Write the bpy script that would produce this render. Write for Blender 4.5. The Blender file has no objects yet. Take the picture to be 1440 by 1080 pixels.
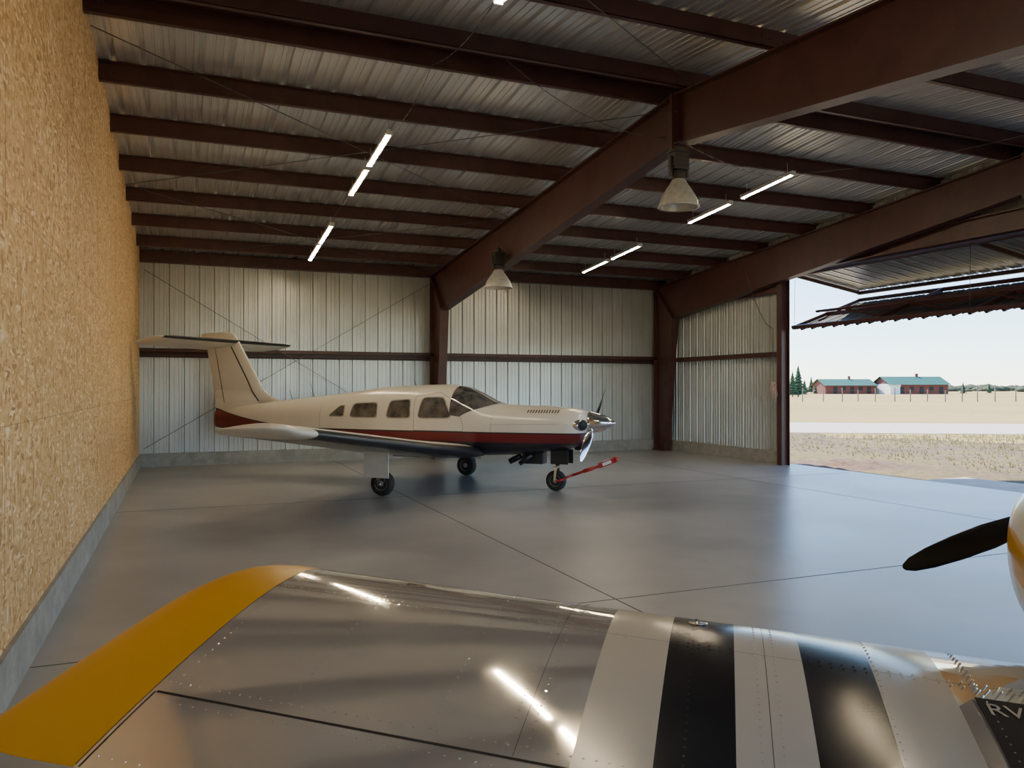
import bpy, bmesh, math, random
from mathutils import Vector, Matrix
from mathutils import noise as mn
random.seed(7)
V=Vector
CY=math.cos(math.radians(22.5)); SY=math.sin(math.radians(22.5))
def W(cx,cz,z=0.0):
    return V((cx*CY+cz*SY, -cx*SY+cz*CY, z))

# ------------------------------------------------------------------ materials
class NT:
    def __init__(s,name):
        s.mat=bpy.data.materials.new(name); s.mat.use_nodes=True
        s.t=s.mat.node_tree; s.b=s.t.nodes['Principled BSDF']
    def n(s,typ,**kw):
        nd=s.t.nodes.new(typ)
        for k,v in kw.items(): setattr(nd,k,v)
        return nd
    def lk(s,a,b): s.t.links.new(a,b)
    def setin(s,sock,v):
        if isinstance(v,bpy.types.NodeSocket): s.lk(v,sock)
        else: sock.default_value=v
    def m(s,op,a,b=None,c=None):
        nd=s.n('ShaderNodeMath',operation=op)
        s.setin(nd.inputs[0],a)
        if b is not None: s.setin(nd.inputs[1],b)
        if c is not None: s.setin(nd.inputs[2],c)
        return nd.outputs[0]
    def mix(s,f,a,b,bt='MIX'):
        nd=s.n('ShaderNodeMix',data_type='RGBA',blend_type=bt)
        s.setin(nd.inputs[0],f)
        s.setin(nd.inputs[6],a if isinstance(a,bpy.types.NodeSocket) else (*a,1))
        s.setin(nd.inputs[7],b if isinstance(b,bpy.types.NodeSocket) else (*b,1))
        return nd.outputs[2]
    def obj(s):
        if not hasattr(s,'_tc'): s._tc=s.n('ShaderNodeTexCoord')
        return s._tc.outputs['Object']
    def xyz(s):
        nd=s.n('ShaderNodeSeparateXYZ'); s.lk(s.obj(),nd.inputs[0]); return nd.outputs
    def mapping(s,scale=(1,1,1),rot=(0,0,0),vec=None):
        nd=s.n('ShaderNodeMapping'); s.lk(vec or s.obj(),nd.inputs[0])
        nd.inputs['Scale'].default_value=scale; nd.inputs['Rotation'].default_value=rot
        return nd.outputs[0]
    def noise(s,scale,detail=4,rough=.5,vec=None,dist=0):
        nd=s.n('ShaderNodeTexNoise'); s.lk(vec or s.obj(),nd.inputs['Vector'])
        nd.inputs['Scale'].default_value=scale; nd.inputs['Detail'].default_value=detail
        nd.inputs['Roughness'].default_value=rough; nd.inputs['Distortion'].default_value=dist
        return nd.outputs[0]
    def ramp(s,f,stops):
        nd=s.n('ShaderNodeValToRGB'); s.lk(f,nd.inputs[0])
        el=nd.color_ramp.elements
        while len(el)<len(stops): el.new(.5)
        for e,(p,c) in zip(el,stops):
            e.position=p; e.color=(*c,1) if len(c)==3 else c
        return nd.outputs[0]
    def rng(s,f,a,b,c,d):
        nd=s.n('ShaderNodeMapRange'); s.lk(f,nd.inputs[0])
        for i,v in enumerate((a,b,c,d)): nd.inputs[i+1].default_value=v
        return nd.outputs[0]
    def bump(s,h,strength=.2,dist=.01):
        nd=s.n('ShaderNodeBump'); s.lk(h,nd.inputs['Height'])
        nd.inputs['Strength'].default_value=strength; nd.inputs['Distance'].default_value=dist
        s.lk(nd.outputs[0],s.b.inputs['Normal'])
    def set(s,**kw):
        for k,v in kw.items():
            k={'col':'Base Color','rough':'Roughness','metal':'Metallic','coat':'Coat Weight','spec':'Specular IOR Level','trans':'Transmission Weight','emc':'Emission Color','ems':'Emission Strength','alpha':'Alpha'}[k]
            if isinstance(v,tuple): v=(*v,1)
            s.setin(s.b.inputs[k],v)
        return s
def pm(name,col,rough=.5,metal=0.,var=.12,vs=6.,**kw):
    n=NT(name); f=n.noise(vs,5)
    c2=tuple(max(0,c*(1-var)) for c in col); c3=tuple(min(1,c*(1+var)) for c in col)
    n.set(col=n.ramp(f,[(.3,c2),(.7,c3)]),rough=rough,metal=metal,**kw)
    return n.mat

steel=NT('red_oxide_steel'); f=steel.noise(3,6,.6)
steel.set(col=steel.ramp(f,[(.3,(.055,.019,.016)),(.7,(.088,.032,.026))]),rough=.45); steel=steel.mat
n=NT('galvalume_roof'); f=n.noise(.5,2,.4); g=n.noise(5,3,.4,vec=n.mapping((4,.25,1)))
c=n.ramp(f,[(.3,(.62,.64,.66)),(.7,(.76,.78,.80))]); c=n.mix(n.rng(g,.45,.7,0,.25),c,(.45,.45,.45))
n.set(col=c,metal=.6,rough=.25); roofm=n.mat
n=NT('wall_panel'); f=n.noise(.8,5,.6); g=n.noise(5,4,.5,vec=n.mapping((5,5,.4)))
c=n.ramp(f,[(.3,(.46,.47,.45)),(.7,(.58,.59,.565))]); c=n.mix(n.rng(g,.4,.75,0,.3),c,(.38,.385,.37))
n.set(col=c,metal=.5,rough=.36); wallm=n.mat
n=NT('dark_panel'); f=n.noise(1,4); n.set(col=n.ramp(f,[(.3,(.05,.05,.05)),(.7,(.08,.08,.08))]),rough=.6); darkpanel=n.mat
# OSB
n=NT('osb_board')
def vor(nn,scale,mp):
    nd=nn.n('ShaderNodeTexVoronoi'); nn.lk(mp,nd.inputs['Vector']); nd.inputs['Scale'].default_value=scale
    sp=nn.n('ShaderNodeSeparateColor'); nn.lk(nd.outputs['Color'],sp.inputs[0]); return sp.outputs[0]
wv=n.n('ShaderNodeTexNoise'); n.lk(n.obj(),wv.inputs[0]); wv.inputs['Scale'].default_value=9
ad=n.n('ShaderNodeVectorMath',operation='MULTIPLY_ADD'); n.lk(wv.outputs[1],ad.inputs[0]); ad.inputs[1].default_value=(.05,.05,.05); n.lk(n.obj(),ad.inputs[2])
wa=ad.outputs[0]
v1=vor(n,20,n.mapping((1,.42,1.7),(.25,0,0),wa)); v2=vor(n,17,n.mapping((1,1.7,.45),(-.5,0,0),wa)); v3=vor(n,22,n.mapping((1,.55,1.9),(.9,0,0),wa))
mk=n.noise(12,2); vv=n.m('ADD',n.m('MULTIPLY',v1,n.rng(mk,.48,.52,0,1)),n.m('MULTIPLY',v2,n.rng(mk,.48,.52,1,0)))
mk2=n.noise(9,2,vec=n.mapping((1.3,1.1,1.2),(1,2,.5))); vv=n.m('ADD',n.m('MULTIPLY',vv,n.rng(mk2,.51,.54,1,0)),n.m('MULTIPLY',v3,n.rng(mk2,.51,.54,0,1)))
c=n.ramp(vv,[(0,(.30,.15,.055)),(.18,(.50,.29,.12)),(.5,(.64,.41,.19)),(.8,(.73,.49,.245)),(.92,(.84,.63,.38)),(1,(.90,.75,.52))])
big=n.noise(.6,3); c=n.mix(n.rng(big,.35,.65,0,.3),c,(.54,.34,.15))
n.set(col=c,rough=.65,spec=.3); osb=n.mat
# concrete
n=NT('concrete_floor'); a=n.noise(.35,5,.55,dist=.4); b=n.noise(1.1,5,.55); d=n.noise(60,3)
c=n.ramp(a,[(.32,(.235,.245,.26)),(.5,(.295,.305,.32)),(.68,(.37,.375,.385))])
c=n.mix(n.rng(b,.45,.8,0,.5),c,(.44,.44,.435)); c=n.mix(n.rng(b,.48,.2,0,.35),c,(.22,.22,.22))
n.set(col=c,rough=n.rng(a,.3,.7,.30,.38),spec=.5); n.bump(d,.02,.004); conc=n.mat
n=NT('concrete_curb'); b=n.noise(4,8,.7); n.set(col=n.ramp(b,[(.3,(.20,.20,.19)),(.7,(.36,.35,.33))]),rough=.8); n.bump(b,.3,.01); curbm=n.mat
joint=pm('joint_dark',(.10,.10,.10),.8)
# ground
n=NT('dry_grass'); a=n.noise(.05,6,.6); b=n.noise(1.5,8,.75); d=n.noise(12,6,.7)
c=n.ramp(b,[(.3,(.25,.18,.075)),(.5,(.40,.30,.125)),(.7,(.52,.40,.17))]); c=n.mix(n.rng(a,.4,.6,0,.5),c,(.52,.40,.17)); c=n.mix(n.rng(d,.45,.7,0,.35),c,(.20,.16,.07))
n.set(col=c,rough=.95,spec=.1); n.bump(d,.8,.05); grass=n.mat
n=NT('gravel'); b=n.noise(.35,8,.75); d=n.noise(7,7,.8); c=n.ramp(d,[(.35,(.075,.052,.035)),(.65,(.25,.19,.13))]); c=n.mix(n.rng(b,.42,.6,0,.85),c,n.ramp(d,[(.35,(.11,.09,.035)),(.65,(.34,.27,.12))]))
n.set(col=c,rough=.95,spec=.1); n.bump(d,.8,.03); gravel=n.mat
n=NT('pale_road'); d=n.noise(3,6,.7); n.set(col=n.ramp(d,[(.3,(.47,.40,.35)),(.7,(.64,.56,.50))]),rough=.95,spec=.1); road=n.mat
dirt=pm('dirt',(.15,.085,.055),.95,var=.4,vs=12)
# aircraft
def paint(n,**k): n.set(rough=.28,coat=.3,**k)
n=NT('airliner_paint'); x,y,z=n.xyz()[:3]
d=n.m('MAXIMUM',n.m('MULTIPLY',n.m('ADD',x,4.4),-1.),0.); T=n.m('MULTIPLY_ADD',n.m('MULTIPLY',d,d),.045,.955)
nz=n.noise(2,4); c=n.ramp(nz,[(.3,(.68,.63,.54)),(.7,(.74,.69,.60))])
ln=n.m('MULTIPLY',n.m('GREATER_THAN',z,n.m('ADD',T,.0)),n.m('LESS_THAN',z,n.m('ADD',T,.022)))
c=n.mix(ln,c,(.02,.02,.025))
c=n.mix(n.m('LESS_THAN',z,T),c,(.15,.012,.016))
navy=n.m('LESS_THAN',z,n.m('SUBTRACT',.81,n.m('MULTIPLY',d,.02)))
c=n.mix(navy,c,(.012,.013,.022)); paint(n,col=c); lancem=n.mat
cream=pm('cream_paint',(.71,.66,.57),.3,var=.05)
blackp=pm('black_gloss',(.012,.012,.014),.22,var=.2)
boot=pm('rubber_boot',(.02,.022,.028),.35)
rubber=pm('tire_rubber',(.025,.024,.023),.75)
chrome=pm('polished_metal',(.75,.75,.76),.12,1.,var=.05)
hubm=pm('hub_metal',(.45,.44,.42),.4,.6)
n=NT('cabin_glass'); f=n.noise(5,3); n.set(col=n.ramp(f,[(.35,(.03,.032,.035)),(.65,(.14,.13,.12))]),rough=.06,spec=.8); glassd=n.mat
redm=pm('red_paint',(.45,.02,.02),.4)
whitem=pm('white_label',(.75,.73,.70),.5,var=.05)
darkm=pm('dark_gap',(.01,.01,.01),.7)
darkm2=pm('dark_ballast',(.045,.04,.038),.5,.2)
# RV wing
TX=-3.47
n=NT('polished_aluminium_striped'); x,y,z=n.xyz()[:3]
f=n.noise(2.2,3,.5); f2=n.noise(3,3,.5)
al=n.ramp(f,[(.3,(.82,.77,.67)),(.7,(.90,.86,.77))])
X0=-2.14; SW=.220
s5=n.m('MULTIPLY',n.m('GREATER_THAN',x,X0),n.m('LESS_THAN',x,X0+5*SW))
ph=n.m('FLOOR',n.m('DIVIDE',n.m('SUBTRACT',x,X0),SW)); par=n.m('MODULO',ph,2.)
st=n.mix(n.m('GREATER_THAN',par,.5),(.66,.59,.46),(.012,.012,.014))
c=n.mix(s5,al,st); tip=n.m('LESS_THAN',x,TX); c=n.mix(tip,c,(.74,.38,.008))
pt=n.m('MAXIMUM',s5,tip)
rg=n.m('ADD',n.m('ADD',n.m('MULTIPLY',s5,.12),n.m('MULTIPLY',tip,.28)),n.rng(f2,.35,.65,.045,.10))
n.set(col=c,metal=n.m('MULTIPLY',n.m('SUBTRACT',1.,pt),.70),rough=rg)
n.bump(n.m('ADD',n.m('MULTIPLY',n.noise(1.7,1),.5),n.m('MULTIPLY',n.noise(9,1,vec=n.mapping((1,.55,1)),dist=.5),.15)),.10,.02); rvm=n.mat
n=NT('polished_aluminium'); f=n.noise(2,5); n.set(col=n.ramp(f,[(.3,(.62,.60,.57)),(.7,(.76,.74,.71))]),metal=1.,rough=.15); alum=n.mat
n=NT('cowl_paint'); x,y,z=n.xyz()[:3]; f=n.noise(3,3)
c=n.mix(n.m('LESS_THAN',z,.26),(.75,.72,.66),(.72,.40,.012)); c=n.mix(n.m('LESS_THAN',z,.08),c,(.75,.72,.66)); paint(n,col=c); cowlm=n.mat
n=NT('canopy_glass'); f=n.noise(2,2); n.set(col=(.9,.93,.95),rough=n.rng(f,.3,.7,.0,.03),trans=1.); canopy=n.mat
n=NT('lamp_tube'); f=n.noise(3,1); n.set(col=(1,.9,.7),emc=n.ramp(f,[(0,(1,.80,.52)),(1,(1,.84,.57))]),ems=172.); tubem=n.mat
n=NT('lamp_reflector'); f=n.noise(20,3); n.set(col=n.ramp(f,[(.3,(.50,.49,.46)),(.7,(.66,.64,.60))]),rough=.35,metal=.3); refl=n.mat
cable=pm('cable',(.12,.12,.12),.5,.5)
greenroof=pm('green_metal_roof',(.012,.11,.085),.6); redwood=pm('red_siding',(.14,.035,.022),.8); whites=pm('white_siding',(.7,.7,.68),.8)
pine=pm('pine_needles',(.035,.07,.025),.9,var=.4,vs=3); bark=pm('bark',(.15,.1,.07),.9); bush=pm('bush_leaf',(.045,.055,.028),.9,var=.4,vs=2)
wood=pm('weathered_wood',(.16,.13,.11),.9)

# ------------------------------------------------------------------ mesh builder
class MB:
    def __init__(s): s.v=[];s.f=[];s.m=[];s.s=[]
    def add(s,vs,fs,mi=0,sm=False):
        o=len(s.v); s.v+= [tuple(v) for v in vs]
        for i,f in enumerate(fs):
            s.f.append([o+j for j in f]); s.m.append(mi[i] if isinstance(mi,list) else mi); s.s.append(sm)
    def box(s,x0,x1,y0,y1,z0,z1,mi=0,M=None):
        vs=[V((x,y,z)) for x in (x0,x1) for y in (y0,y1) for z in (z0,z1)]
        if M: vs=[M@v for v in vs]
        s.add(vs,[(0,1,3,2),(4,6,7,5),(0,4,5,1),(2,3,7,6),(0,2,6,4),(1,5,7,3)],mi)
    def rings(s,R,mi=0,sm=True,cap=True,closed=True,mf=None):
        n=len(R[0]); vs=[p for r in R for p in r]; fs=[];ms=[]
        for i in range(len(R)-1):
            for j in range(n if closed else n-1):
                k=(j+1)%n; fs.append((i*n+j,i*n+k,(i+1)*n+k,(i+1)*n+j)); ms.append(mf(i,j) if mf else mi)
        if cap and closed:
            fs.append(tuple(range(n))[::-1]); ms.append(mf(0,0) if mf else mi)
            fs.append(tuple((len(R)-1)*n+j for j in range(n))); ms.append(mf(len(R)-2,0) if mf else mi)
        s.add(vs,fs,ms,sm)
    def lathe(s,c,ax,prof,n=28,mi=0,cap=True,sm=True):
        ax=V(ax).normalized(); u=ax.orthogonal().normalized(); w=ax.cross(u); c=V(c)
        R=[[c+ax*h+(u*math.cos(2*math.pi*i/n)+w*math.sin(2*math.pi*i/n))*max(r,1e-4) for i in range(n)] for h,r in prof]
        s.rings(R,mi,sm,cap)
    def cyl(s,p0,p1,r0,r1=None,n=10,mi=0):
        p0=V(p0);p1=V(p1); d=p1-p0
        s.lathe(p0,d,[(0,r0),(d.length,r1 if r1 is not None else r0)],n,mi)
    def path(s,pts,r,n=6,mi=0):
        for a,b in zip(pts[:-1],pts[1:]): s.cyl(a,b,r,r,n,mi)
    def bar(s,p0,p1,w,t,up=(0,0,1),mi=0):
        p0=V(p0);p1=V(p1); d=(p1-p0); L=d.length; d.normalize(); sd=d.cross(V(up)).normalized(); u=sd.cross(d)
        M=Matrix(((d.x,sd.x,u.x,p0.x),(d.y,sd.y,u.y,p0.y),(d.z,sd.z,u.z,p0.z),(0,0,0,1)))
        s.box(0,L,-w/2,w/2,-t/2,t/2,mi,M)
    def obj(s,name,mats,parent=None,loc=None,rot=None,recalc=True):
        me=bpy.data.meshes.new(name); me.from_pydata(s.v,[],s.f)
        for m in mats: me.materials.append(m)
        for p,mi,sm in zip(me.polygons,s.m,s.s): p.material_index=mi; p.use_smooth=sm
        if recalc:
            bm=bmesh.new(); bm.from_mesh(me); bmesh.ops.recalc_face_normals(bm,faces=bm.faces); bm.to_mesh(me); bm.free()
        o=bpy.data.objects.new(name,me); bpy.context.collection.objects.link(o)
        if parent: o.parent=parent
        if loc is not None: o.location=loc
        if rot is not None: o.rotation_euler=rot
        return o
def empty(name,loc=(0,0,0),rot=(0,0,0)):
    o=bpy.data.objects.new(name,None); bpy.context.collection.objects.link(o); o.location=loc; o.rotation_euler=rot; return o

# ------------------------------------------------------------------ hangar shell
XL,XR=-.9,12.25; YB=18.65; YR=8.16; YF=2*YR-YB
def roof(Y): return 5.5-.0833*abs(Y-YR)
def profile(u0,u1,pitch=.305,d=.036):
    out=[];u=u0
    while u<u1:
        for a,h in ((0,0),(.055,0),(.06,.009),(.08,.009),(.085,0),(.14,0),(.145,.009),(.165,.009),(.17,0),(.215,0),(.232,d),(.272,d),(.289,0)):
            if u+a<u1: out.append((u+a,h))
        u+=pitch
    out.append((u1,0)); return out
def corr(mb,u0,u1,P,mi=0,vs=(0,1),pitch=.305):
    pr=profile(u0,u1,pitch); R=[[P(u,v,h) for u,h in pr] for v in vs]
    mb.rings(R,mi,False,False,False)
b=MB()
corr(b,XL-.1,XR+.3,lambda u,v,h:V((u,YR+v*(YB+.3-YR),roof(YR+v*(YB+.3-YR))+h)))
corr(b,XL-.1,XR+.3,lambda u,v,h:V((u,YR-v*(YR-YF+.3),roof(YR-v*(YR-YF+.3))+h)))
b.box(XL-.1,XR+.3,YR-.15,YR+.15,5.54,5.56,0)
b.obj('ceiling',[roofm])
b=MB(); corr(b,XL,XR,lambda u,v,h:V((u,YB+h,.28+v*(roof(YB)-.27))))
b.box(XL,XR,YB+.045,YB+.06,0,roof(YB)+.05,0)
b.obj('wall_back',[wallm])
b=MB()
corr(b,XL,1.4,lambda u,v,h:V((u,YF-h,v*(roof(YF)))))
corr(b,11.0,XR,lambda u,v,h:V((u,YF-h,v*(roof(YF)))))
corr(b,1.4,11.0,lambda u,v,h:V((u,YF-h,4.0+v*(roof(YF)-4.0))))  # unseen wall behind the camera; opening below added to let more daylight in
b.obj('wall_front',[wallm])
b=MB()
pts=[(YF,.27),(YB,.27),(YB,roof(YB)+.03),(YR,roof(YR)+.03),(YF,roof(YF)+.03)]
vs=[V((x,y,z)) for x in (XL-.08,XL) for y,z in pts]
b.add(vs,[(0,1,2,3,4),(9,8,7,6,5)]+[(i,(i+1)%5,(i+1)%5+5,i+5) for i in range(5)],0)
for k,z in enumerate((1.49,2.71,3.93,5.15)):
    if z<4.5: b.box(XL,XL+.001,YF,YB,z-.0018,z+.0018,1)
    else: b.box(XL,XL+.001,YR-3.8,YR+3.8,z-.0018,z+.0018,1)
for k in range(5):
    z0=.27+1.22*k; y=YF+(1.22 if k%2 else 0)
    while y<YB:
        y+=2.44
        z1=min(z0+1.22,roof(min(y,YB)))
        if y<YB and z1>z0: b.box(XL,XL+.001,y-.0015,y+.0015,z0,z1,1)
b.obj('wall_left',[osb,pm('osb_seam',(.30,.17,.06),.8)])
YD0,YD1,ZH=0.6,13.72,4.2
b=MB()
corr(b,YD1,YB,lambda u,v,h:V((XR+h,u,.27+v*(roof(u)+.02-.27))))
corr(b,YF,YD0,lambda u,v,h:V((XR+h,u,.27+v*(roof(u)+.02-.27))))
corr(b,YD0,YD1,lambda u,v,h:V((XR+h,u,ZH+v*(roof(u)+.02-ZH))))
b.obj('wall_right',[wallm])
b=MB(); b.box(XL-.05,XR+.1,YB-.10,YB+.06,-.02,.28); b.obj('curb_back',[curbm])  # concrete curbs along the foot of the back, left and right walls
b=MB(); b.box(XL-.1,XL+.03,YF,YB-.1,-.02,.28); b.obj('curb_left',[curbm])
b=MB(); b.box(XR-.08,XR+.12,YD1+.1,YB-.1,-.02,.28); b.box(XR-.08,XR+.12,YF,YD0-.1,-.02,.28); b.obj('curb_right',[curbm])
b=MB(); b.box(XL-.1,XR+.25,YF-.1,YB+.1,-.15,0,0)
for X in (3.2,9.6): b.box(X-.007,X+.007,YF,YB-.1,0,.0012,1)
for Y in (-.9,5.55,12.0): b.box(XL+.03,XR,Y-.007,Y+.007,0,.0012,1)
b.obj('floor',[conc,joint])
def frame(mb,X,wf=.2):
    for sgn in (1,-1):
        q=lambda y,z:(YR+sgn*(y-YR),z)
        O=[q(18.5,0),q(18.5,roof(18.5)-.23),q(YR,roof(YR)-.22)]
        I=[q(18.02,0),q(17.62,3.52),q(YR,4.68)]
        for i in (0,1):
            P=[O[i],O[i+1],I[i+1],I[i]]
            vs=[V((X+dx,y,z)) for dx in (-.006,.006) for y,z in P]
            mb.add(vs,[(0,1,2,3),(7,6,5,4)]+[(j,(j+1)%4,(j+1)%4+4,j+4) for j in range(4)])
            for A in (O,I):
                p0=V((X,*A[i])); p1=V((X,*A[i+1]))
                d=(p1-p0).normalized(); s_=V((1,0,0)); u=s_.cross(d)
                M=Matrix(((d.x,s_.x,u.x,p0.x),(d.y,s_.y,u.y,p0.y),(d.z,s_.z,u.z,p0.z),(0,0,0,1)))
                mb.box(0,(p1-p0).length,-wf/2,wf/2,-.01,.01,0,M)
        p0=V((X,*O[1]));p1=V((X,*I[1])); d=(p1-p0).normalized(); s_=V((1,0,0)); u=s_.cross(d)
        M=Matrix(((d.x,s_.x,u.x,p0.x),(d.y,s_.y,u.y,p0.y),(d.z,s_.z,u.z,p0.z),(0,0,0,1)))
        mb.box(0,(p1-p0).length,-wf/2,wf/2,-.015,.015,0,M)
        mb.box(X-wf/2-.03,X+wf/2+.03,min(O[0][0],I[0][0])-.05,max(O[0][0],I[0][0])+.05,0,.03)
    mb.box(X-wf/2-.02,X+wf/2+.02,YR-.025,YR+.025,4.60,roof(YR)-.2)
    for k in range(6):
        for s_ in (-1,1): mb.lathe((X+s_*.06,YR-.026,4.68+.1*k),(0,-1,0),[(0,.014),(.012,.014)],6)
for X in (5.6,11.97):
    b=MB(); frame(b,X); b.obj('steel_frame',[steel])
b=MB()
ys=[8.42,7.9]+[9.9+1.48*i for i in range(6)]+[2*YR-(9.9+1.48*i) for i in range(6)]
for y in ys:
    zt=roof(y)-.003; s=1 if y>YR else -1
    b.box(XL+.002,XR-.01,y-.004,y+.004,zt-.21,zt)
    b.box(XL+.002,XR-.01,min(y,y+s*.065),max(y,y+s*.065),zt-.213,zt-.205)
    b.box(XL+.002,XR-.01,min(y,y-s*.065),max(y,y-s*.065),zt-.012,zt-.004)
    b.box(XL+.002,XR-.01,min(y+s*.06,y+s*.065),max(y+s*.06,y+s*.065),zt-.213,zt-.19)
    for X in (XL+.05,5.6,11.97):
        b.box(X-.2,X+.2,y-.012,y+.012,zt-.18,zt-.03)
        for k in (-.15,-.08,.08,.15): b.lathe((X+k,y-.012,zt-.1),(0,-1,0),[(0,.012),(.01,.012)],6)
for y in (YB-.09,YF+.09):
    zt=roof(y)-.01; b.box(XL+.002,XR-.01,y-.09,y+.08,zt-.24,zt)
b.obj('roof_purlins',[steel])
b=MB()
z=2.45
b.box(XL+.002,XR-.02,YB-.012,YB-.002,z-.1,z+.1); b.box(XL+.002,XR-.02,YB-.16,YB-.01,z+.07,z+.078); b.box(XL+.002,XR-.02,YB-.16,YB-.154,z+.02,z+.075); b.box(XL+.002,XR-.02,YB-.14,YB-.01,z-.07,z-.062)
b.box(XR-.17,XR-.01,YD1+.12,YB-.17,z+.03,z+.04); b.box(XR-.17,XR-.16,YD1+.12,YB-.17,z-.05,z+.04); b.box(XR-.17,XR-.01,YD1+.12,YB-.17,z-.06,z-.05)
b.box(XR-.17,XR-.01,YD1+.12,YB-.17,3.8,3.95)
b.obj('wall_girts',[steel])
door=empty('door_1',(XR,YD1,0))
DI=V((-XR,-YD1,0))
b=MB()
for y in (YD1+.02,YD0-.02):
    b.box(XR-.22,XR-.205,y-.08,y+.08,0,ZH+.35); b.box(XR-.01,XR+.005,y-.08,y+.08,0,ZH+.35); b.box(XR-.205,XR-.01,y-.008,y+.008,0,ZH+.35)
b.box(XR-.2,XR+.02,YD0-.1,YD1+.1,ZH-.02,ZH); b.box(XR-.2,XR+.02,YD0-.1,YD1+.1,ZH+.3,ZH+.32); b.box(XR-.1,XR-.085,YD0-.1,YD1+.1,ZH,ZH+.3)
b.obj('door_frame',[steel],door,DI)
hx,hz=XR+.10,4.16; fx,fz=XR+2.0,3.86; lx,lz=XR+.08,3.02
def dpanel(a,c,flip,N,mids):
    A=V((a[0],0,a[1]));C=V((c[0],0,c[1])); d=(C-A).normalized(); L=(C-A).length
    nrm=V((-d.z,0,d.x)); nrm = nrm if nrm.z*flip>0 else -nrm
    mb=MB()
    corr(mb,YD0+.05,YD1-.05,lambda u,v,h:V((0,u,0))+A+d*(L*v)+nrm*(.05+h),1)
    for t in mids:
        p=A+d*(L*t); mb.bar(p+V((0,YD0+.05,0)),p+V((0,YD1-.05,0)),.05,.08,nrm,0)
    for i in range(N+1):
        y=YD0+.1+(YD1-YD0-.2)*i/N
        mb.bar(A+V((0,y,0)),C+V((0,y,0)),.05,.07,nrm,0)
    return mb,A,C,d,L,nrm
mb,A,C,d,L,nrm=dpanel((hx,hz),(fx,fz),1,3,(0,1)); mb.obj('upper_leaf',[steel,roofm],door,DI)
mb,A,C,d,L,nrm=dpanel((fx,fz-.16),(lx,lz),-1,6,(0,.5,1))
tn=-nrm*.22
bp=C-d*.35
for i in range(8):
    y0=YD0+.5+(YD1-YD0-1)*i/8; y1=YD0+.5+(YD1-YD0-1)*(i+1)/8
    a0=bp+V((0,y0,0)); a1=bp+V((0,y1,0)); m=(a0+a1)/2+tn
    mb.bar(a0,m,.03,.03,nrm,0); mb.bar(m,a1,.03,.03,nrm,0)
bq=bp+tn; mb.bar(bq+V((0,YD0+.5,0)),bq+V((0,YD1-.5,0)),.05,.05,nrm,0)
mb.obj('lower_leaf',[steel,darkpanel],door,DI)
mb=MB()
for y in (YD1-.12,YD1-4.3,YD1-8.4,YD0+.12): mb.cyl((hx,y,hz),(lx,y,lz),.006,None,6)
mb.obj('lift_cables',[cable],door,DI)
b=MB(); zo=.26
def rod(x0,y0,x1,y1): b.cyl((x0,y0,roof(y0)-zo),(x1,y1,roof(y1)-zo),.006,None,6)
for (a,c) in ((8.6,13.4),(13.4,18.3),(-1.8,3.2),(3.2,7.7)):
    rod(XL+.05,a,5.55,c); rod(XL+.05,c,5.55,a)
for sg in (0,1):
    b.cyl((XL+.1,YB-.2,.4 if sg else 4.2),(5.45,YB-.2,4.2 if sg else .4),.006,None,6)
b.obj('cross_brace_rods',[cable])
b=MB(); pts=[]; RX,RY=XR-.27,YD1+.16
for i in range(17):
    t=i/16; pts.append(V((RX-.3+.3*t,RY+.55-.55*t,4.3-1.1*math.sin(t*math.pi/2)-.2*t)))
pts+= [V((RX,RY,2.6)),V((RX,RY,2.1)),V((RX,RY,1.55))]
b.path(pts,.008)
for i in range(7):
    a=i*.9; b.cyl((RX-.02+.03*math.cos(a),RY-.04+.04*math.sin(a),1.78),(RX-.02+.07*math.cos(a),RY-.04+.1*math.sin(a),1.5-.05*(i%3)),.016,.008,6,1)
b.lathe((RX-.02,RY-.04,1.75),(0,0,1),[(0,.03),(.04,.06),(.08,.03)],10,1)
b.obj('pull_rope',[cable,pm('rope',(.5,.33,.28),.9)])
b=MB()
def wire(a,c,sag,r=.005):
    b.path([V(a).lerp(V(c),i/12)-V((0,0,sag*4*(i/12)*(1-i/12))) for i in range(13)],r,5)
wire((2.4,6.1,4.95),(2.4,8.0,5.1),.1); wire((2.4,8.0,5.1),(2.4,9.8,4.95),.12); wire((2.4,12.4,4.85),(2.4,14.1,4.7),.05)
wire((3.2,7.9,5.25),(5.5,8.3,4.8),.2); wire((5.6,8.1,4.7),(8.6,9.6,4.95),.1); wire((8.6,12.3,4.8),(8.6,13.9,4.7),.05)
wire((8.6,9.4,4.95),(10.5,6.2,5.1),.12)
b.obj('lamp_wiring',[cable])

def tube(x,y0,y1):
    e=empty('tube_light',(x,(y0+y1)/2,roof((y0+y1)/2)-.42),(math.atan(.0833)*(-1 if y0>YR-1 else 1),0,0)); L=(y1-y0)/2
    m=MB(); m.box(-.03,.03,-L,L,.02,.05); m.box(-.045,-.03,-L,L,-.005,.03);m.box(.03,.045,-L,L,-.005,.03)
    for s in (-1,1):
        m.box(-.04,.04,s*L-.012,s*L+.012,-.02,.05); m.cyl((0,s*L*.8,.05),(0,s*L*.8,.21),.003,None,5)
    m.obj('housing',[whitem],e)
    m=MB(); m.cyl((0,-L+.01,0),(0,L-.01,0),.02,None,8); m.obj('tube',[tubem],e)
for y0,y1 in ((9.87,11.07),(11.2,12.4),(14.15,15.4),(15.5,16.8),(4.9,6.1),(3.55,4.75)): tube(2.4,y0,y1)
for y0,y1 in ((9.5,10.7),(11.0,12.2),(13.9,15.05),(15.25,16.4),(3.6,4.8),(2.2,3.4)): tube(8.6,y0,y1)
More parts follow.
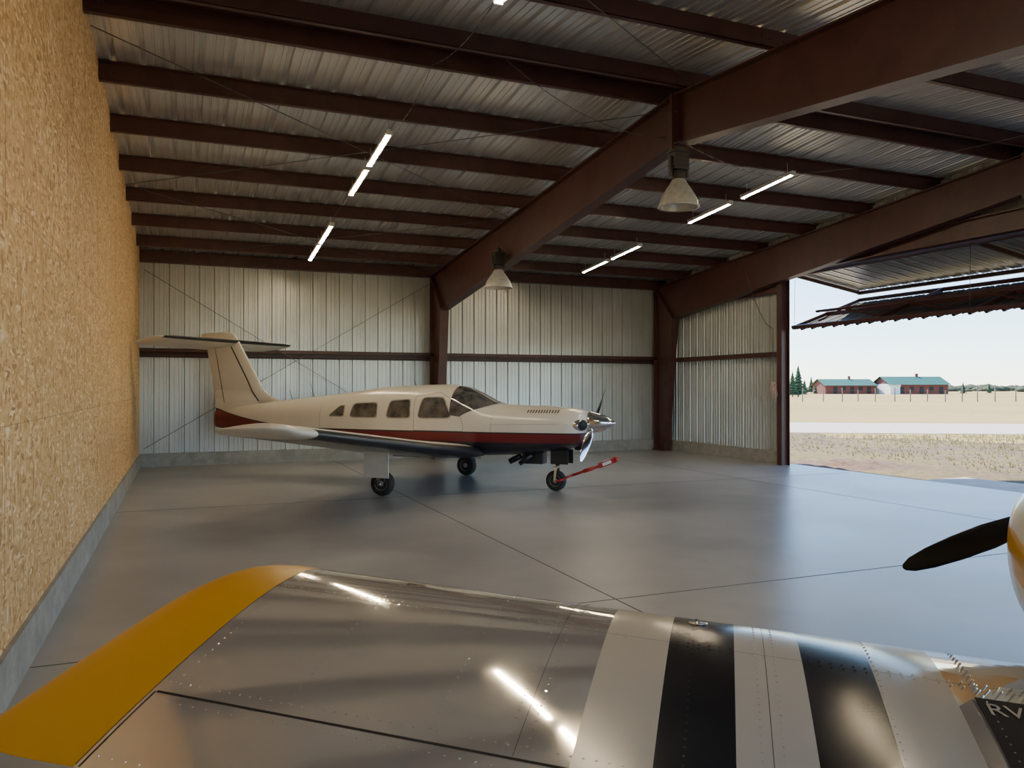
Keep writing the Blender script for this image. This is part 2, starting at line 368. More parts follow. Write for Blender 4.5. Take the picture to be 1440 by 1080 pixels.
def highbay(x,y,zr,ztop,R):
    e=empty('high_bay_lamp',(x,y,zr))
    m=MB()
    pr=[(0,R),(.05,R*.97),(.12,R*.86),(.2,R*.66),(.27,R*.46),(.32,R*.34),(.335,R*.30)]
    m.lathe((0,0,0),(0,0,1),pr,36,0,False); m.lathe((0,0,0),(0,0,1),[(h,r-.008) for h,r in pr],36,0,False)
    m.lathe((0,0,-.008),(0,0,1),[(0,R-.01),(0,R+.012),(.016,R+.012),(.016,R-.01)],36,0,False)
    m.obj('reflector',[refl],e)
    m=MB(); m.lathe((0,0,.32),(0,0,1),[(0,.075),(.05,.085),(.1,.085),(.12,.06)],20,0)
    m.box(-.10,.10,-.07,.07,.44,.64); m.box(-.13,-.10,-.02,.02,.36,.6); m.box(.10,.13,-.02,.02,.36,.6)
    m.box(-.12,.12,-.085,.085,.64,.66); m.lathe((0,0,.66),(0,0,1),[(0,.05),(.07,.05),(.09,.02)],14,0)
    for i in range(4): m.box(-.105,.105,-.076,.076,.47+.035*i,.475+.035*i)
    m.cyl((0,0,.72 if ztop-zr>.75 else .3),(0,0,ztop-zr),.008,None,6,0)
    if ztop-zr>.7: m.path([V((.05,0,.6)),V((.12,.02,.68)),V((.03,.03,.75)),V((.0,.02,ztop-zr))],.006)
    m.lathe((0,0,.08),(0,0,1),[(0,.02),(.04,.055),(.12,.055),(.2,.03)],14,1)
    m.obj('ballast',[darkm2,whitem],e)
highbay(5.45,7.95,3.86,4.66,.235); highbay(5.42,13.75,3.57,4.35,.255)

# ------------------------------------------------------------------ generic aircraft tools
def naca(x,t,cam=0.):
    yt=5*t*(.2969*math.sqrt(max(x,0))-.126*x-.3516*x*x+.2843*x**3-.1036*x**4)
    p=.35; yc=cam/p**2*(2*p*x-x*x) if x<p else cam/(1-p)**2*((1-2*p)+2*p*x-x*x)
    return yc+yt,yc-yt
def foil(mb,secs,mf=None,n=18,mi=0):
    xs=[.5*(1+math.cos(math.pi*i/n)) for i in range(n+1)]
    R=[]
    for le,back,up,c,t,cam in secs:
        le=V(le);back=V(back).normalized();up=V(up).normalized()
        r=[le+back*(c*x)+up*(c*naca(x,t,cam)[0]) for x in xs]+[le+back*(c*x)+up*(c*naca(x,t,cam)[1]) for x in xs[::-1][1:-1]]
        R.append(r)
    m=len(R[0])
    def g(i,j):
        x=xs[j] if j<=n else xs[2*n-j]
        return mf(i,x,j<n)
    mb.rings(R,mi,True,True,True,g if mf else None)
class Interp:
    def __init__(s,xs,ys):
        if xs[0]>xs[-1]: xs=xs[::-1]; ys=ys[::-1]
        s.x=xs;s.y=ys;n=len(xs); dl=[(ys[i+1]-ys[i])/(xs[i+1]-xs[i]) for i in range(n-1)]
        m=[dl[0]]+[0 if dl[i-1]*dl[i]<=0 else 2*dl[i-1]*dl[i]/(dl[i-1]+dl[i]) for i in range(1,n-1)]+[dl[-1]]
        s.m=m
    def __call__(s,a):
        x=s.x;a=min(max(a,x[0]),x[-1]); i=0
        while i<len(x)-2 and a>x[i+1]: i+=1
        h=x[i+1]-x[i]; t=(a-x[i])/h
        return (2*t**3-3*t*t+1)*s.y[i]+(t**3-2*t*t+t)*h*s.m[i]+(-2*t**3+3*t*t)*s.y[i+1]+(t**3-t*t)*h*s.m[i+1]
class Body:
    def __init__(s,st,mp):
        cols=list(zip(*st)); s.a=list(cols[0]); s.I=[Interp(list(cols[0]),list(c)) for c in cols[1:]]; s.mp=mp
    def par(s,a): return [i(a) for i in s.I]
    def yz(s,a,th,off=0):
        w,zt,zb,k,nt,nb=s.par(a); zm=zb+(zt-zb)*k; cs,sn=math.cos(th),math.sin(th)
        nn=nt if sn>=0 else nb; hh=(zt-zm) if sn>=0 else (zm-zb)
        return (w+off)*math.copysign(abs(cs)**(2/nn),cs), zm+(hh+off)*math.copysign(abs(sn)**(2/nn),sn)
    def P(s,a,th,off=0):
        y,z=s.yz(a,th,off); return s.mp(a,y,z)
    def sy(s,a,z):
        w,zt,zb,k,nt,nb=s.par(a); zm=zb+(zt-zb)*k
        nn=nt if z>=zm else nb; hh=(zt-zm) if z>=zm else (zm-zb)
        r=min(abs((z-zm)/hh),.999); return w*(1-r**nn)**(1/nn)
    def build(s,mb,mi=0,n=72,step=.05,mf=None):
        lo,hi=min(s.a),max(s.a); N=int((hi-lo)/step); As=[lo+(hi-lo)*i/N for i in range(N+1)]
        mb.rings([[s.P(a,2*math.pi*j/n) for j in range(n)] for a in As],mi,True,True,True,(lambda i,j: mf(As[i])) if mf else None)
    def window(s,mb,q,side,mi,off=.006,grow=0.,ex=5.):
        cx=sum(p[0] for p in q)/4; cz=sum(p[1] for p in q)/4
        q=[(p[0]+math.copysign(grow,p[0]-cx),p[1]+math.copysign(grow,p[1]-cz)) for p in q]
        n=40; R=[]
        for r in (.02,.25,.5,.75,1.):
            ring=[]
            for j in range(n):
                th=2*math.pi*j/n; c,sn=math.cos(th),math.sin(th)
                u=r*math.copysign(abs(c)**(2/ex),c); v=r*math.copysign(abs(sn)**(2/ex),sn)
                u=(u+1)/2; v=(v+1)/2
                a=(q[0][0]*(1-u)+q[1][0]*u)*(1-v)+(q[3][0]*(1-u)+q[2][0]*u)*v
                z=(q[0][1]*(1-u)+q[1][1]*u)*(1-v)+(q[3][1]*(1-u)+q[2][1]*u)*v
                ring.append(s.mp(a,side*(s.sy(a,z)+off),z))
            R.append(ring)
        mb.rings(R,mi,True,False)
    def line(s,mb,pts,side,r=.003,mi=0,off=0.):
        P=[]
        for (a0,z0),(a1,z1) in zip(pts[:-1],pts[1:]):
            for i in range(9):
                t=i/8; a=a0+(a1-a0)*t; z=z0+(z1-z0)*t; P.append(s.mp(a,side*(s.sy(a,z)+off),z))
        P2=[P[0]]
        for p in P[1:]:
            if (p-P2[-1]).length>1e-5: P2.append(p)
        mb.path(P2,r,4,mi)
def wheel(mb,c,ax,r,w,mt=0,mh=1):
    h=w/2
    mb.lathe(c,ax,[(-h*.75,r*.5),(-h*.95,r*.62),(-h,r*.78),(-h*.85,r*.92),(-h*.4,r),(h*.4,r),(h*.85,r*.92),(h,r*.78),(h*.95,r*.62),(h*.75,r*.5)],32,mt)
    mb.lathe(c,ax,[(-h*.8,r*.02),(-h*.8,r*.2),(-h*.6,r*.3),(-h*.62,r*.5),(-h*.95,r*.55),(h*.95,r*.55),(h*.62,r*.5),(h*.6,r*.3),(h*.8,r*.2),(h*.8,r*.02)],24,mh)
def blade(mb,c,rad,ax,L,mi=0,cw=.14,r0=.08):
    c=V(c);rad=V(rad).normalized();ax=V(ax).normalized();tg=ax.cross(rad).normalized(); R=[]
    for f_,ch,th,tw in ((0,.45,.4,65),(.12,.5,.35,60),(.25,.85,.2,48),(.45,1,.13,36),(.65,.95,.10,28),(.82,.8,.08,23),(.94,.55,.07,20),(.99,.25,.06,19),(1,.08,.05,19)):
        t=math.radians(tw); cd=tg*math.cos(t)+ax*math.sin(t); nd=-tg*math.sin(t)+ax*math.cos(t)
        p=c+rad*(r0+(L-r0)*f_)
        R.append([p+cd*(cw/2*ch*math.cos(2*math.pi*j/16))+nd*(cw/2*max(ch,.3)*th*math.sin(2*math.pi*j/16)) for j in range(16)])
    mb.rings(R,mi)

# ------------------------------------------------------------------ T-tail airplane
ap=empty('t_tail_airplane',(5.65,11.74,0),(0,0,math.radians(-44.2)))
st=[(.57,.20,1.26,.98,.5,2,2),(.53,.35,1.31,.84,.5,2.2,2.3),(.42,.44,1.345,.75,.5,2.4,2.6),(.2,.50,1.375,.69,.5,2.5,2.8),(-.3,.55,1.395,.62,.5,2.5,3),(-.93,.59,1.42,.57,.5,2.6,3),
(-1.05,.595,1.45,.565,.5,2.6,3),(-1.35,.60,1.60,.56,.5,2.5,3),(-1.62,.61,1.71,.56,.48,2.5,3),(-1.9,.61,1.755,.56,.47,2.5,3),(-2.9,.61,1.725,.57,.47,2.5,3),(-4.2,.50,1.58,.61,.5,2.4,2.8),(-5.6,.29,1.44,.73,.55,2.2,2.4),(-6.5,.15,1.34,.83,.55,2,2),(-7.1,.04,1.24,.93,.5,2,2)]
F=Body(st,lambda a,y,z:V((a,y,z)))
mb=MB(); F.build(mb); mb.obj('fuselage',[lancem],ap)
mb=MB()
wins=[[(-4.10,1.20),(-3.76,1.20),(-3.76,1.38),(-3.86,1.38)],[(-3.62,1.19),(-3.05,1.19),(-3.06,1.44),(-3.55,1.42)],[(-2.86,1.19),(-2.40,1.19),(-2.42,1.50),(-2.80,1.47)],[(-2.25,1.19),(-1.62,1.20),(-1.80,1.54),(-2.18,1.53)]]
for sd in (-1,1):
    for q in wins:
        F.window(mb,q,sd,1,.003,.018,7.); F.window(mb,q,sd,0,.007,0,7.)
for sd in (0,1):
    R=[]
    for i in range(15):
        u=.5*i/14*.97 if sd==0 else 1-.5*i/14*.97
        th0=math.radians(8); e=abs(2*u-1)
        th=th0+(math.pi-2*th0)*u
        r=[]
        for j in range(13):
            v=j/12; ab=-.98-.50*e**2.2; at=-1.68+.02*e
            r.append(F.P(ab+(at-ab)*v,th,.007))
        R.append(r)
    mb.rings(R,0,True,False,False)
mb.obj('windows',[glassd,pm('window_frame',(.40,.36,.30),.4)],ap)
mb=MB()
for sd in (-1,1):
    F.line(mb,[(-2.33,.98),(-2.33,1.55),(-1.9,1.62),(-1.55,1.45),(-1.42,1.1),(-1.42,.98),(-2.33,.98)],sd)
    F.line(mb,[(-.93,1.38),(-.93,.62)],sd); F.line(mb,[(-.93,1.1),(.35,1.12)],sd,.002); F.line(mb,[(-4.3,.95),(-4.3,1.5)],sd,.002)
    for i in range(12):
        a=-.34+i*.045; F.line(mb,[(a,1.29),(a+.0,1.335)],sd,.010)
mb.cyl((-4.75,0,1.5),(-4.85,0,1.78),.006,.003,6); mb.cyl((-5.25,0,1.46),(-5.33,0,1.66),.006,.003,6); mb.cyl((-2.6,0,1.73),(-2.65,0,1.85),.006,.003,6)
mb.path([V((-3.9,0,1.62)),V((-6.7,0,2.60))],.0015,4)
mb.obj('panel_seams',[darkm],ap)
mb=MB()
for sd in (-1,1):
    c0=V((.455,sd*.30,1.10)); ax=V((1,sd*.45,0)).normalized()
    R=[]
    for h,s_ in ((0,1.25),(.10,1.15),(.11,1.0),(.02,.85)):
        sd2=V((0,0,1)).cross(ax).normalized()
        R.append([c0+ax*h+sd2*(.115*s_*math.cos(2*math.pi*j/24))+V((0,0,1))*(.08*s_*math.sin(2*math.pi*j/24)) for j in range(24)])
    mb.rings(R[:3],0,True,False); mb.rings(R[2:],1,True,True)
mb.lathe((.35,0,.80),(1,0,-.1),[(0,.12),(.16,.11),(.17,.09),(.05,.07)],20,1)
mb.obj('air_inlets',[chrome,darkm],ap)
mb=MB()
mb.box(-.55,-.2,-.12,.12,.44,.62); mb.cyl((-.35,-.22,.6),(-.55,-.24,.45),.04,None,12); mb.cyl((-.6,-.05,.56),(-.8,-.05,.46),.05,None,12)
mb.box(-.05,.25,-.14,-.13,.45,.68); mb.box(-.05,.25,.13,.14,.45,.68)
mb.box(-2.9,-2.2,-.3,.3,.5,.58)
mb.obj('belly_parts',[boot],ap)
mb=MB()
inc=V((-1,0,-.04))
def wz(y): return .635+(y-.5)*.128
for sd in (-1,1):
    S=[]
    for y,le,c,t in ((.35,-1.1,2.15,.11),(.62,-1.12,2.12,.11),(1.5,-1.45,1.72,.125),(3.0,-1.48,1.50,.13),(4.45,-1.5,1.28,.13),(4.72,-1.52,1.22,.13),(4.9,-1.62,1.05,.10),(4.99,-1.80,.75,.05)):
        S.append((V((le,sd*y,wz(y)+(.03 if y>4.8 else 0))),inc,V((0,-sd*.12,1)),c,t,.02))
    foil(mb,S,lambda i,x,u:(1 if (x<.085 and i<4) else (2 if (not u and i<4) else 0)))
mb.obj('wings',[cream,boot,blackp],ap)
mb=MB(); up=(0,1,0); bk=V((-1,0,0))
S=[(V((-5.35,0,1.40)),bk,up,1.72,.02,0),(V((-5.72,0,1.52)),bk,up,1.40,.06,0),(V((-5.95,0,1.68)),bk,up,1.2,.08,0),(V((-6.10,0,1.95)),bk,up,1.10,.09,0),(V((-6.56,0,2.66)),bk,up,.80,.10,0),(V((-6.60,0,2.72)),bk,up,.86,.10,0),(V((-6.66,0,2.77)),bk,up,.80,.07,0),(V((-6.75,0,2.79)),bk,up,.6,.03,0)]
foil(mb,S)
S=[(V((-6.45,0,.93)),bk,up,.62,.10,0),(V((-6.0,0,1.35)),bk,up,1.10,.09,0),(V((-5.95,0,1.66)),bk,up,1.19,.08,0)]
foil(mb,S)
mb.obj('fin',[lancem],ap)
mb=MB()
for sd in (-1,1):
    pts=[V((-6.0,sd*.062,1.44)),V((-6.15,sd*.058,1.62)),V((-6.28,sd*.05,1.85)),V((-6.68,sd*.043,2.50))]
    for a_,c_ in zip(pts[:-1],pts[1:]): mb.bar(a_,c_,.006,.022,V((1,0,0)))
    mb.path([V((-6.85,sd*.036,1.4)),V((-7.12,sd*.022,2.6))],.004,4)
mb.obj('fin_stripe',[darkm],ap)
mb=MB()
S=[]
for y,le,c,t in ((-1.82,-6.76,.56,.05),(-1.76,-6.64,.72,.09),(-1.5,-6.58,.80,.11),(0,-6.52,.92,.12),(1.5,-6.58,.80,.11),(1.76,-6.64,.72,.09),(1.82,-6.76,.56,.05)):
    S.append((V((le,y,2.61)),V((-1,0,-.17)),(-.17,0,1),c,t,0))
foil(mb,S,lambda i,x,u: 1 if (x<.06 and 0<i<5) else 0)
mb.obj('stabilator',[cream,boot],ap)
mb=MB(); mb.lathe((.56,0,1.13),(1,0,0),[(0,.17),(.02,.175),(.12,.165),(.24,.13),(.34,.085),(.41,.04),(.44,.003)],32,0)
r1=V((0,.80,.60)); blade(mb,(.64,0,1.13),r1,(1,0,0),.93,1,.15); blade(mb,(.64,0,1.13),-r1,(1,0,0),.93,0,.15)
mb.obj('propeller',[chrome,blackp],ap)
mb=MB()
for sd in (-1,1):
    y=sd*1.62; wheel(mb,(-2.35,y-sd*.06,.195),(0,1,0),.195,.15)
    mb.cyl((-2.35,y+sd*.08,.19),(-2.33,y+sd*.08,.45),.03,None,12,3); mb.cyl((-2.33,y+sd*.08,.40),(-2.30,y+sd*.06,.80),.045,None,12,2)
    mb.cyl((-2.35,y-sd*.1,.19),(-2.35,y+sd*.08,.19),.022,None,8,3); mb.cyl((-2.25,y+sd*.08,.22),(-2.2,y+sd*.08,.45),.012,None,6,3)
    mb.box(-2.57,-2.13,y+sd*.135-.008,y+sd*.135+.008,.30,.76,2)
wheel(mb,(0,0,.17),(0,1,0),.17,.13)
for s_ in (-1,1): mb.bar((0,s_*.09,.17),(.02,s_*.075,.40),.04,.012,(0,1,0),3)
mb.box(-.03,.07,-.09,.09,.39,.42,3); mb.cyl((.02,0,.41),(.0,0,.56),.025,None,12,3); mb.cyl((.0,0,.5),(-.04,0,.8),.04,None,12,2)
mb.cyl((0,-.11,.17),(0,.11,.17),.015,None,8,3); mb.cyl((.05,0,.42),(.1,0,.55),.012,None,6,3)
mb.obj('landing_gear',[rubber,hubm,cream,chrome],ap)
tb=empty('tow_bar',(5.65,11.74,0),(0,0,math.radians(-30)))
mb=MB()
for s_ in (-1,1): mb.path([V((.0,s_*.135,.17)),V((.12,s_*.12,.20)),V((.26,s_*.02,.26))],.016,8,0)
mb.cyl((.24,0,.25),(.92,0,.49),.022,None,10,0); mb.cyl((.45,0,.325),(.62,0,.385),.032,None,10,0)
mb.bar((.70,0,.42),(.98,0,.53),.15,.08,(0,0,1),0); mb.bar((.76,0,.485),(.90,0,.54),.10,.012,(0,0,1),1); mb.bar((.76,-.076,.445),(.90,-.076,.50),.012,.05,(0,0,1),1); mb.cyl((.98,-.09,.53),(.98,.09,.53),.035,None,10,0)
mb.obj('bar',[redm,whitem],tb)

# ------------------------------------------------------------------ foreground striped airplane
PIT=math.radians(7.5); HEAD=math.atan2(.791,.611)-math.pi/2
rv=empty('striped_airplane',(3.37,1.54,.623)); rv.rotation_mode='XYZ'
rv.rotation_euler=(Matrix.Rotation(HEAD,3,'Z')@Matrix.Rotation(PIT,3,'X')).to_euler()
CH=1.47
def zle(x): return abs(x)*.065-.004
def wtop(x,c,o=0): return V((x,-c,zle(x)+naca(c/CH,.13,.015)[0]*CH+o))
mb=MB(); up=(0,0,1); bk=V((0,-1,0))
for sd in (-1,1):
    S=[(V((sd*.3,0,zle(.3))),bk,up,CH,.13,.015),(V((sd*2.,0,zle(2))),bk,up,CH,.13,.015),(V((sd*3.49,0,zle(3.49))),bk,up,CH,.13,.015)]
    for x,le,te,t in ((3.58,-.0,1.475,.130),(3.66,-.015,1.478,.126),(3.73,-.045,1.475,.118),(3.785,-.095,1.47,.105),(3.825,-.17,1.46,.088),(3.85,-.28,1.44,.062),(3.865,-.42,1.42,.035)):
        S.append((V((sd*x,le,zle(x)-.0)),bk,up,te+le,t,.015))
    foil(mb,S,n=40)
mb.obj('wings',[rvm],rv)
mb=MB()
def strip(p0,p1,w,o=.0006,mi=0,N=24):
    vs=[]
    dx=p1[0]-p0[0];dc=p1[1]-p0[1];L=math.hypot(dx,dc);nx,nc=-dc/L*w/2,dx/L*w/2
    for i in range(N+1):
        t=i/N; x=p0[0]+dx*t;c=p0[1]+dc*t
        vs+= [wtop(x+nx,max(c+nc,0.),o),wtop(x-nx,max(c-nc,0.),o)]
    mb.add(vs,[(2*i,2*i+1,2*i+3,2*i+2) for i in range(N)],mi)
strip((-3.45,1.15),(-.6,1.15),.010)
for x in (-3.455,-2.02): strip((x,1.15),(x,1.465),.006,N=8)
for x in (-2.30,-1.60): strip((x,.0),(x,1.14),.0016)
strip((TX,.42),(-.6,.42),.0014)
strip((TX,.003),(TX,1.46),.003)
mb.obj('wing_seams',[darkm],rv)
mb=MB()
def rivet(x,c,r=.0046):
    p=wtop(x,c); e=.01; nz=(wtop(x,c+e)-wtop(x,c-e if c>e else 0)).cross(V((1,0,0))).normalized()
    if nz.z<0: nz=-nz
    u=V((1,0,0)); w=nz.cross(u)
    vs=[p+(u*math.cos(k*math.pi/4)+w*math.sin(k*math.pi/4))*r-nz*.0005 for k in range(8)]+[p+(u*math.cos(k*math.pi/4)+w*math.sin(k*math.pi/4))*r*.6+nz*.0018 for k in range(8)]
    mb.add(vs,[(k,(k+1)%8,(k+1)%8+8,k+8) for k in range(8)]+[tuple(range(8,16))],0,False)
for x in (-3.42,-3.02,-2.56,-2.33,-2.27,-1.84,-1.63,-1.57,-1.25,-.95):
    c=.05
    while c<1.12: rivet(x,c); c+=.036
for cc in (.405,.435,1.10):
    x=-3.44
    while x<-.62: rivet(x,cc); x+=.036
x=-3.43
while x<-.7: rivet(x,1.185); rivet(x,1.42,.0035); x+=.045
mb.obj('rivets',[rvm],rv)
mb=MB()
p=wtop(-1.83,.17); mb.lathe(p-V((0,0,.003)),(0,.25,1),[(0,.035),(.006,.035),(.007,.03),(.006,.012),(.010,.010),(.010,.001)],24,0)
mb.obj('fuel_cap',[alum],rv)
mb=MB(); strip((-.79,.50),(-.79,1.40),.38,.0012,0); mb.obj('wing_walk',[pm('grip_black',(.02,.02,.02),.8)],rv)
cu=bpy.data.curves.new('wing_text','FONT'); cu.body='RV-6'; cu.size=.088; cu.extrude=.0005
to=bpy.data.objects.new('wing_lettering',cu); bpy.context.collection.objects.link(to); to.parent=rv
to.location=wtop(-.965,.595,.004); sl=math.atan2(wtop(-.9,.55).z-wtop(-.9,.65).z,.1); to.rotation_euler=(sl,math.atan(.065),0); to.data.materials.append(hubm)
st=[(1.42,.14,.42,.08,.5,2,2),(1.38,.28,.46,-.02,.5,2.2,2.4),(1.25,.36,.49,-.16,.5,2.4,2.6),(.9,.43,.53,-.24,.5,2.4,2.8),(.45,.47,.57,-.20,.5,2.4,3),(-.1,.50,.60,-.14,.5,2.4,3),(-.9,.53,.62,-.14,.5,2.4,3),(-1.8,.46,.58,-.10,.5,2.2,2.8),(-3.2,.26,.48,.05,.5,2,2.4),(-4.6,.05,.38,.2,.5,2,2)]
B=Body(st,lambda a,y,z:V((y,a,z)))
mb=MB(); B.build(mb,0,56,.06,lambda a:1 if a>.3 else 0); mb.obj('fuselage',[alum,cowlm],rv)
st=[(.02,.05,.58,.50,.5,2,2),(-.1,.25,.70,.45,.3,2,2),(-.4,.44,.88,.42,.2,2,2),(-.8,.50,1.0,.40,.2,2,2),(-1.3,.44,.96,.40,.2,2,2),(-1.8,.24,.78,.42,.2,2,2),(-2.15,.04,.58,.48,.3,2,2)]
mb=MB(); Body(st,lambda a,y,z:V((y,a,z))).build(mb,0,40,.06); mb.obj('canopy',[canopy],rv)
mb=MB(); mb.lathe((0,1.42,.28),(0,1,0),[(0,.15),(.02,.155),(.12,.14),(.24,.09),(.33,.03),(.35,.003)],28,0)
rd=V((-math.cos(math.radians(26)),0,-math.sin(math.radians(26))))
blade(mb,(0,1.47,.28),rd,(0,1,0),.88,1,.14,.05); blade(mb,(0,1.47,.28),-rd,(0,1,0),.88,1,.14,.05)
mb.obj('propeller',[alum,blackp],rv)
mb=MB()
S=[(V((x,-4.0-abs(x)*.1,.30)),bk,up,.62-abs(x)*.1,.08,0) for x in (-1.25,0,1.25)]; foil(mb,S)
S=[(V((0,-3.9-z*.35,.3+z)),bk,(1,0,0),.8-z*.35,.07,0) for z in (0,1.0)]; foil(mb,S)
mb.obj('tail',[alum],rv)
mb=MB(); MI=(Matrix.Translation(V((3.37,1.54,.623)))@Matrix.Rotation(HEAD,4,'Z')@Matrix.Rotation(PIT,4,'X')).inverted()
hf=V((.611,.791,0)); hr=V((.791,-.611,0)); base=V((3.37,1.54,0))
for s_ in (-1,1):
    c=base+hr*(s_*.95)+hf*(.12)+V((0,0,.17)); wheel(mb,MI@c,MI.to_3x3()@hr,.17,.12)
    mb.cyl(V((s_*.35,.3,-.05)),MI@(c-hr*s_*.08),.022,.016,10,2)
c=base-hf*4.3+V((0,0,.075)); wheel(mb,MI@c,MI.to_3x3()@hr,.075,.05); mb.cyl(V((0,-4.1,.2)),MI@(c+V((0,0,.06))),.015,None,8,2)
mb.obj('landing_gear',[rubber,hubm,alum],rv)

# ------------------------------------------------------------------ outside
b=MB()
b.add([V((-500,-900,-.06)),V((2600,-900,-.06)),V((2600,2600,-.06)),V((-500,2600,-.06))],[(0,1,2,3)]); b.obj('ground',[grass])
b=MB(); N=60; vs=[]
for i in range(N+1):
    x=-10+110*i/N; vs+= [W(x,30+.8*math.sin(x*.2),-.045),W(x,39+1.2*math.sin(x*.13+1),-.045)]
b.add(vs,[(2*i,2*i+2,2*i+3,2*i+1) for i in range(N)]); b.obj('gravel_road',[road])
b=MB(); vs=[]
for i in range(61):
    y=-12+36*i/60; vs+=[V((12.5,y,-.05)),V((23+1.5*math.sin(y*.5)+.6*math.sin(y*1.7),y,-.05))]
b.add(vs,[(2*i,2*i+2,2*i+3,2*i+1) for i in range(60)]); b.obj('gravel_yard',[gravel])
b=MB(); b.box(XR+.25,XR+1.5,YF,10.6,-.14,-.01); b.obj('concrete_apron',[pm('pale_concrete',(.5,.49,.46),.85,vs=3)])
b=MB(); R=[]
for i in range(41):
    r=[]
    for j in range(17):
        u=i/40;v=j/16; y=12.4+2.2*v; x=12.6+2.6*u
        h=.10*math.sin(math.pi*u)*math.sin(math.pi*v)+.12*mn.noise(V((x*4,y*4,0)))*math.sin(math.pi*u)*math.sin(math.pi*v)
        r.append(V((x,y,-.06+max(h,-.01))))
    R.append(r)
b.rings(R,0,True,False,False); b.obj('dirt_mound',[dirt])
b=MB()
for i in range(3500):
    cz=random.uniform(16,29); cx=cz*random.uniform(.33,.72)+random.uniform(-.5,.5)
    p=W(cx,cz,-.06)
    if p.x<15.5: continue
    if p.x<21 and random.random()<.7: continue
    h=random.uniform(.04,.11); a=random.uniform(0,6.28)
    for k in range(4):
        a2=a+k*1.57; d_=V((math.cos(a2),math.sin(a2),0)); w_=V((-d_.y,d_.x,0))*.012
        b.add([p-w_,p+w_,p+d_*h*.5+V((0,0,h))],[(0,1,2)],0)
b.obj('dry_grass_tufts',[pm('straw',(.40,.31,.13),.9,var=.4,vs=1)],recalc=False)
ZR=math.radians(-22.5)
def house(cx,cz,w,dp,hw,hr_,parts):
    e=empty('house',W(cx,cz,-.06),(0,0,ZR)); m=MB()
    m.box(-w/2,w/2,-dp/2,dp/2,0,hw,0)
    if parts: m.box(-w/2-.02,-w/2+w*.18,-dp/2-.05,dp/2,0,hw,2)
    o=.6
    m.add([V((-w/2-o,-dp/2-o,hw-.2)),V((w/2+o,-dp/2-o,hw-.2)),V((w/2+o,0,hr_)),V((-w/2-o,0,hr_)),V((-w/2-o,dp/2+o,hw-.2)),V((w/2+o,dp/2+o,hw-.2))],[(0,1,2,3),(3,2,5,4)],1)
    m.add([V((-w/2,-dp/2,hw)),V((-w/2,dp/2,hw)),V((-w/2,0,hr_-.1)),V((w/2,-dp/2,hw)),V((w/2,dp/2,hw)),V((w/2,0,hr_-.1))],[(0,1,2),(3,4,5)],0)
    for i in range(5):
        x=-w*.3+w*.17*i; m.box(x-.5,x+.5,-dp/2-.06,-dp/2-.01,.9 if i%2 else 0,2.0,3)
    m.box(w*.1,w*.14,-.3,.3,hr_-.4,hr_+.8,0)
    m.obj('building',[redwood,greenroof,whites,darkm],e)
house(90.2,215,13.2,9,2.5,4.1,False)
house(105.8,210,15,10,2.7,4.7,True)
def pinetree(cx,cz,h):
    e=empty('pine_tree',W(cx,cz,-.06)); m=MB(); m.cyl((0,0,0),(0,0,h*.9),h*.025,h*.005,8,1)
    for k in range(9):
        z0=h*(.1+.1*k); r=h*.27*(1-k/9.5); R=[]
        for (zz,rr) in ((0,1),(.06*h,.55),(.16*h,.03)):
            R.append([V((math.cos(2*math.pi*j/18)*r*rr*(1+.35*random.uniform(-1,1)*(rr>.5)),math.sin(2*math.pi*j/18)*r*rr*(1+.3*random.uniform(-1,1)*(rr>.5)),z0+zz-.03*h*random.random()*(rr>.9))) for j in range(18)])
        m.rings(R,0,False)
    m.obj('branches',[pine,bark],e)
for t_ in ((54.4,150,5.8),(52.6,148,4.6),(76,205,3.8),(78.3,212,3.2),(81,225,4.2),(80,208,2.6),(91,240,5),(99.2,225,3.8),(120,210,3.2),(133,220,3.0)): pinetree(*t_)
b=MB()
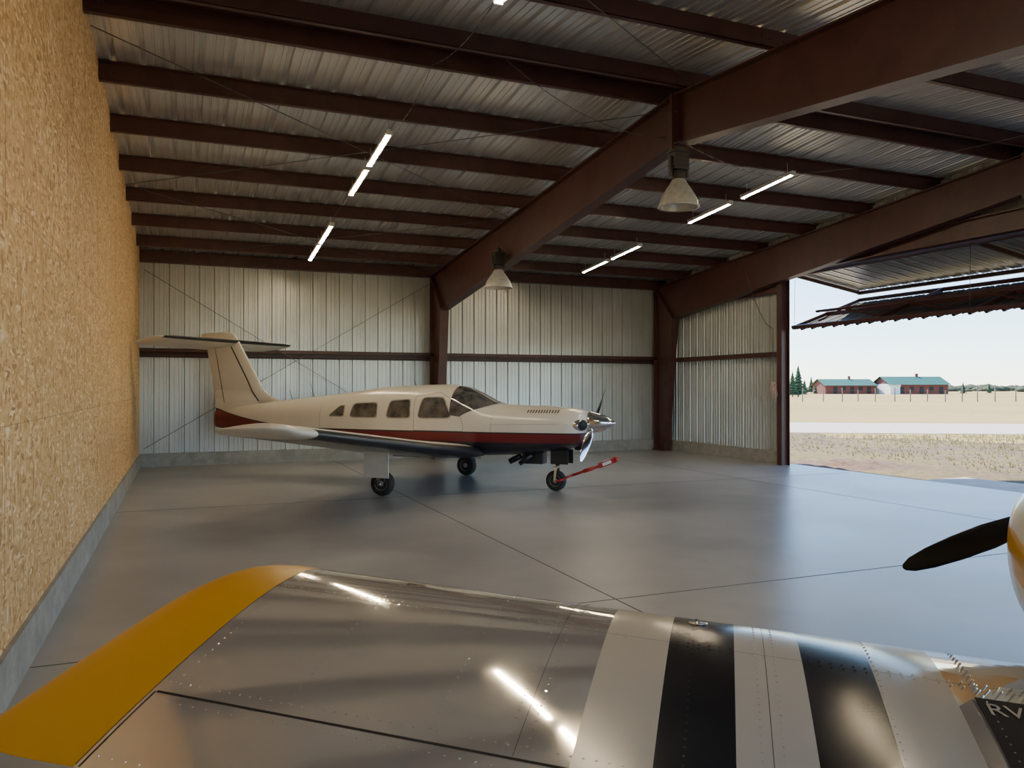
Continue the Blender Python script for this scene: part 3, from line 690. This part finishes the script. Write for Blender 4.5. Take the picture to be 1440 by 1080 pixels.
for i in range(150):
    cz=random.uniform(300,560); cx=cz*(random.uniform(.54,.74) if i%3 else random.uniform(.35,.56)); r=random.uniform(1.0,2.4)*cz/350
    c0=W(cx,cz,0); R=[]
    for h_,q in ((0,.7),(.3,1),(.6,.8),(.85,.5),(1,.05)):
        R.append([c0+V((math.cos(2*math.pi*j/9)*r*1.8*q*random.uniform(.8,1.2),math.sin(2*math.pi*j/9)*r*1.8*q*random.uniform(.8,1.2),h_*r*random.uniform(.9,1.1)*1.1)) for j in range(9)])
    b.rings(R,0,True)
b.obj('distant_shrubs',[bush])
b=MB(); pp=None
for i in range(18):
    cx=36+i*2.2+random.uniform(-.3,.3); cz=97+.1*i; p=W(cx,cz,-.06); hh=1.5+random.uniform(-.2,.9)*(1 if i>7 else .3)
    b.cyl(p,p+V((random.uniform(-.04,.04),0,hh)),.07,.06,6)
    if pp:
        for z in (.6,1.0,1.4): b.cyl(pp+V((0,0,z)),p+V((0,0,z)),.010,None,4)
    pp=p
b.obj('wire_fence',[wood])

# ------------------------------------------------------------------ lights, world, camera
w=bpy.data.worlds.new('World'); bpy.context.scene.world=w; w.use_nodes=True; nt=w.node_tree
sk=nt.nodes.new('ShaderNodeTexSky'); sk.sky_type='NISHITA'; sk.sun_disc=False; sk.sun_elevation=math.radians(42); sk.sun_rotation=math.radians(-20); sk.air_density=1.1; sk.dust_density=.25; sk.altitude=1800
mx=nt.nodes.new('ShaderNodeMix'); mx.data_type='RGBA'; mx.blend_type='MULTIPLY'; mx.inputs[0].default_value=1.; mx.inputs[7].default_value=(.86,.97,1.10,1)
bg=nt.nodes['Background']; nt.links.new(sk.outputs[0],mx.inputs[6]); nt.links.new(mx.outputs[2],bg.inputs[0]); bg.inputs[1].default_value=.70
sl=bpy.data.lights.new('sun','SUN'); sl.energy=18; sl.angle=math.radians(.6); sl.color=(1,.93,.80)
so=bpy.data.objects.new('sun',sl); bpy.context.collection.objects.link(so)
so.rotation_euler=V((.06,-.70,-.72)).to_track_quat('-Z','Y').to_euler()
cam=bpy.data.cameras.new('camera'); cam.lens=36*1110/1440; cam.sensor_width=36; cam.clip_end=6000; cam.clip_start=.05
co=bpy.data.objects.new('camera',cam); bpy.context.collection.objects.link(co)
co.location=(0,0,1.7); co.rotation_euler=(math.radians(90.258),0,math.radians(-22.5))
bpy.context.scene.camera=co
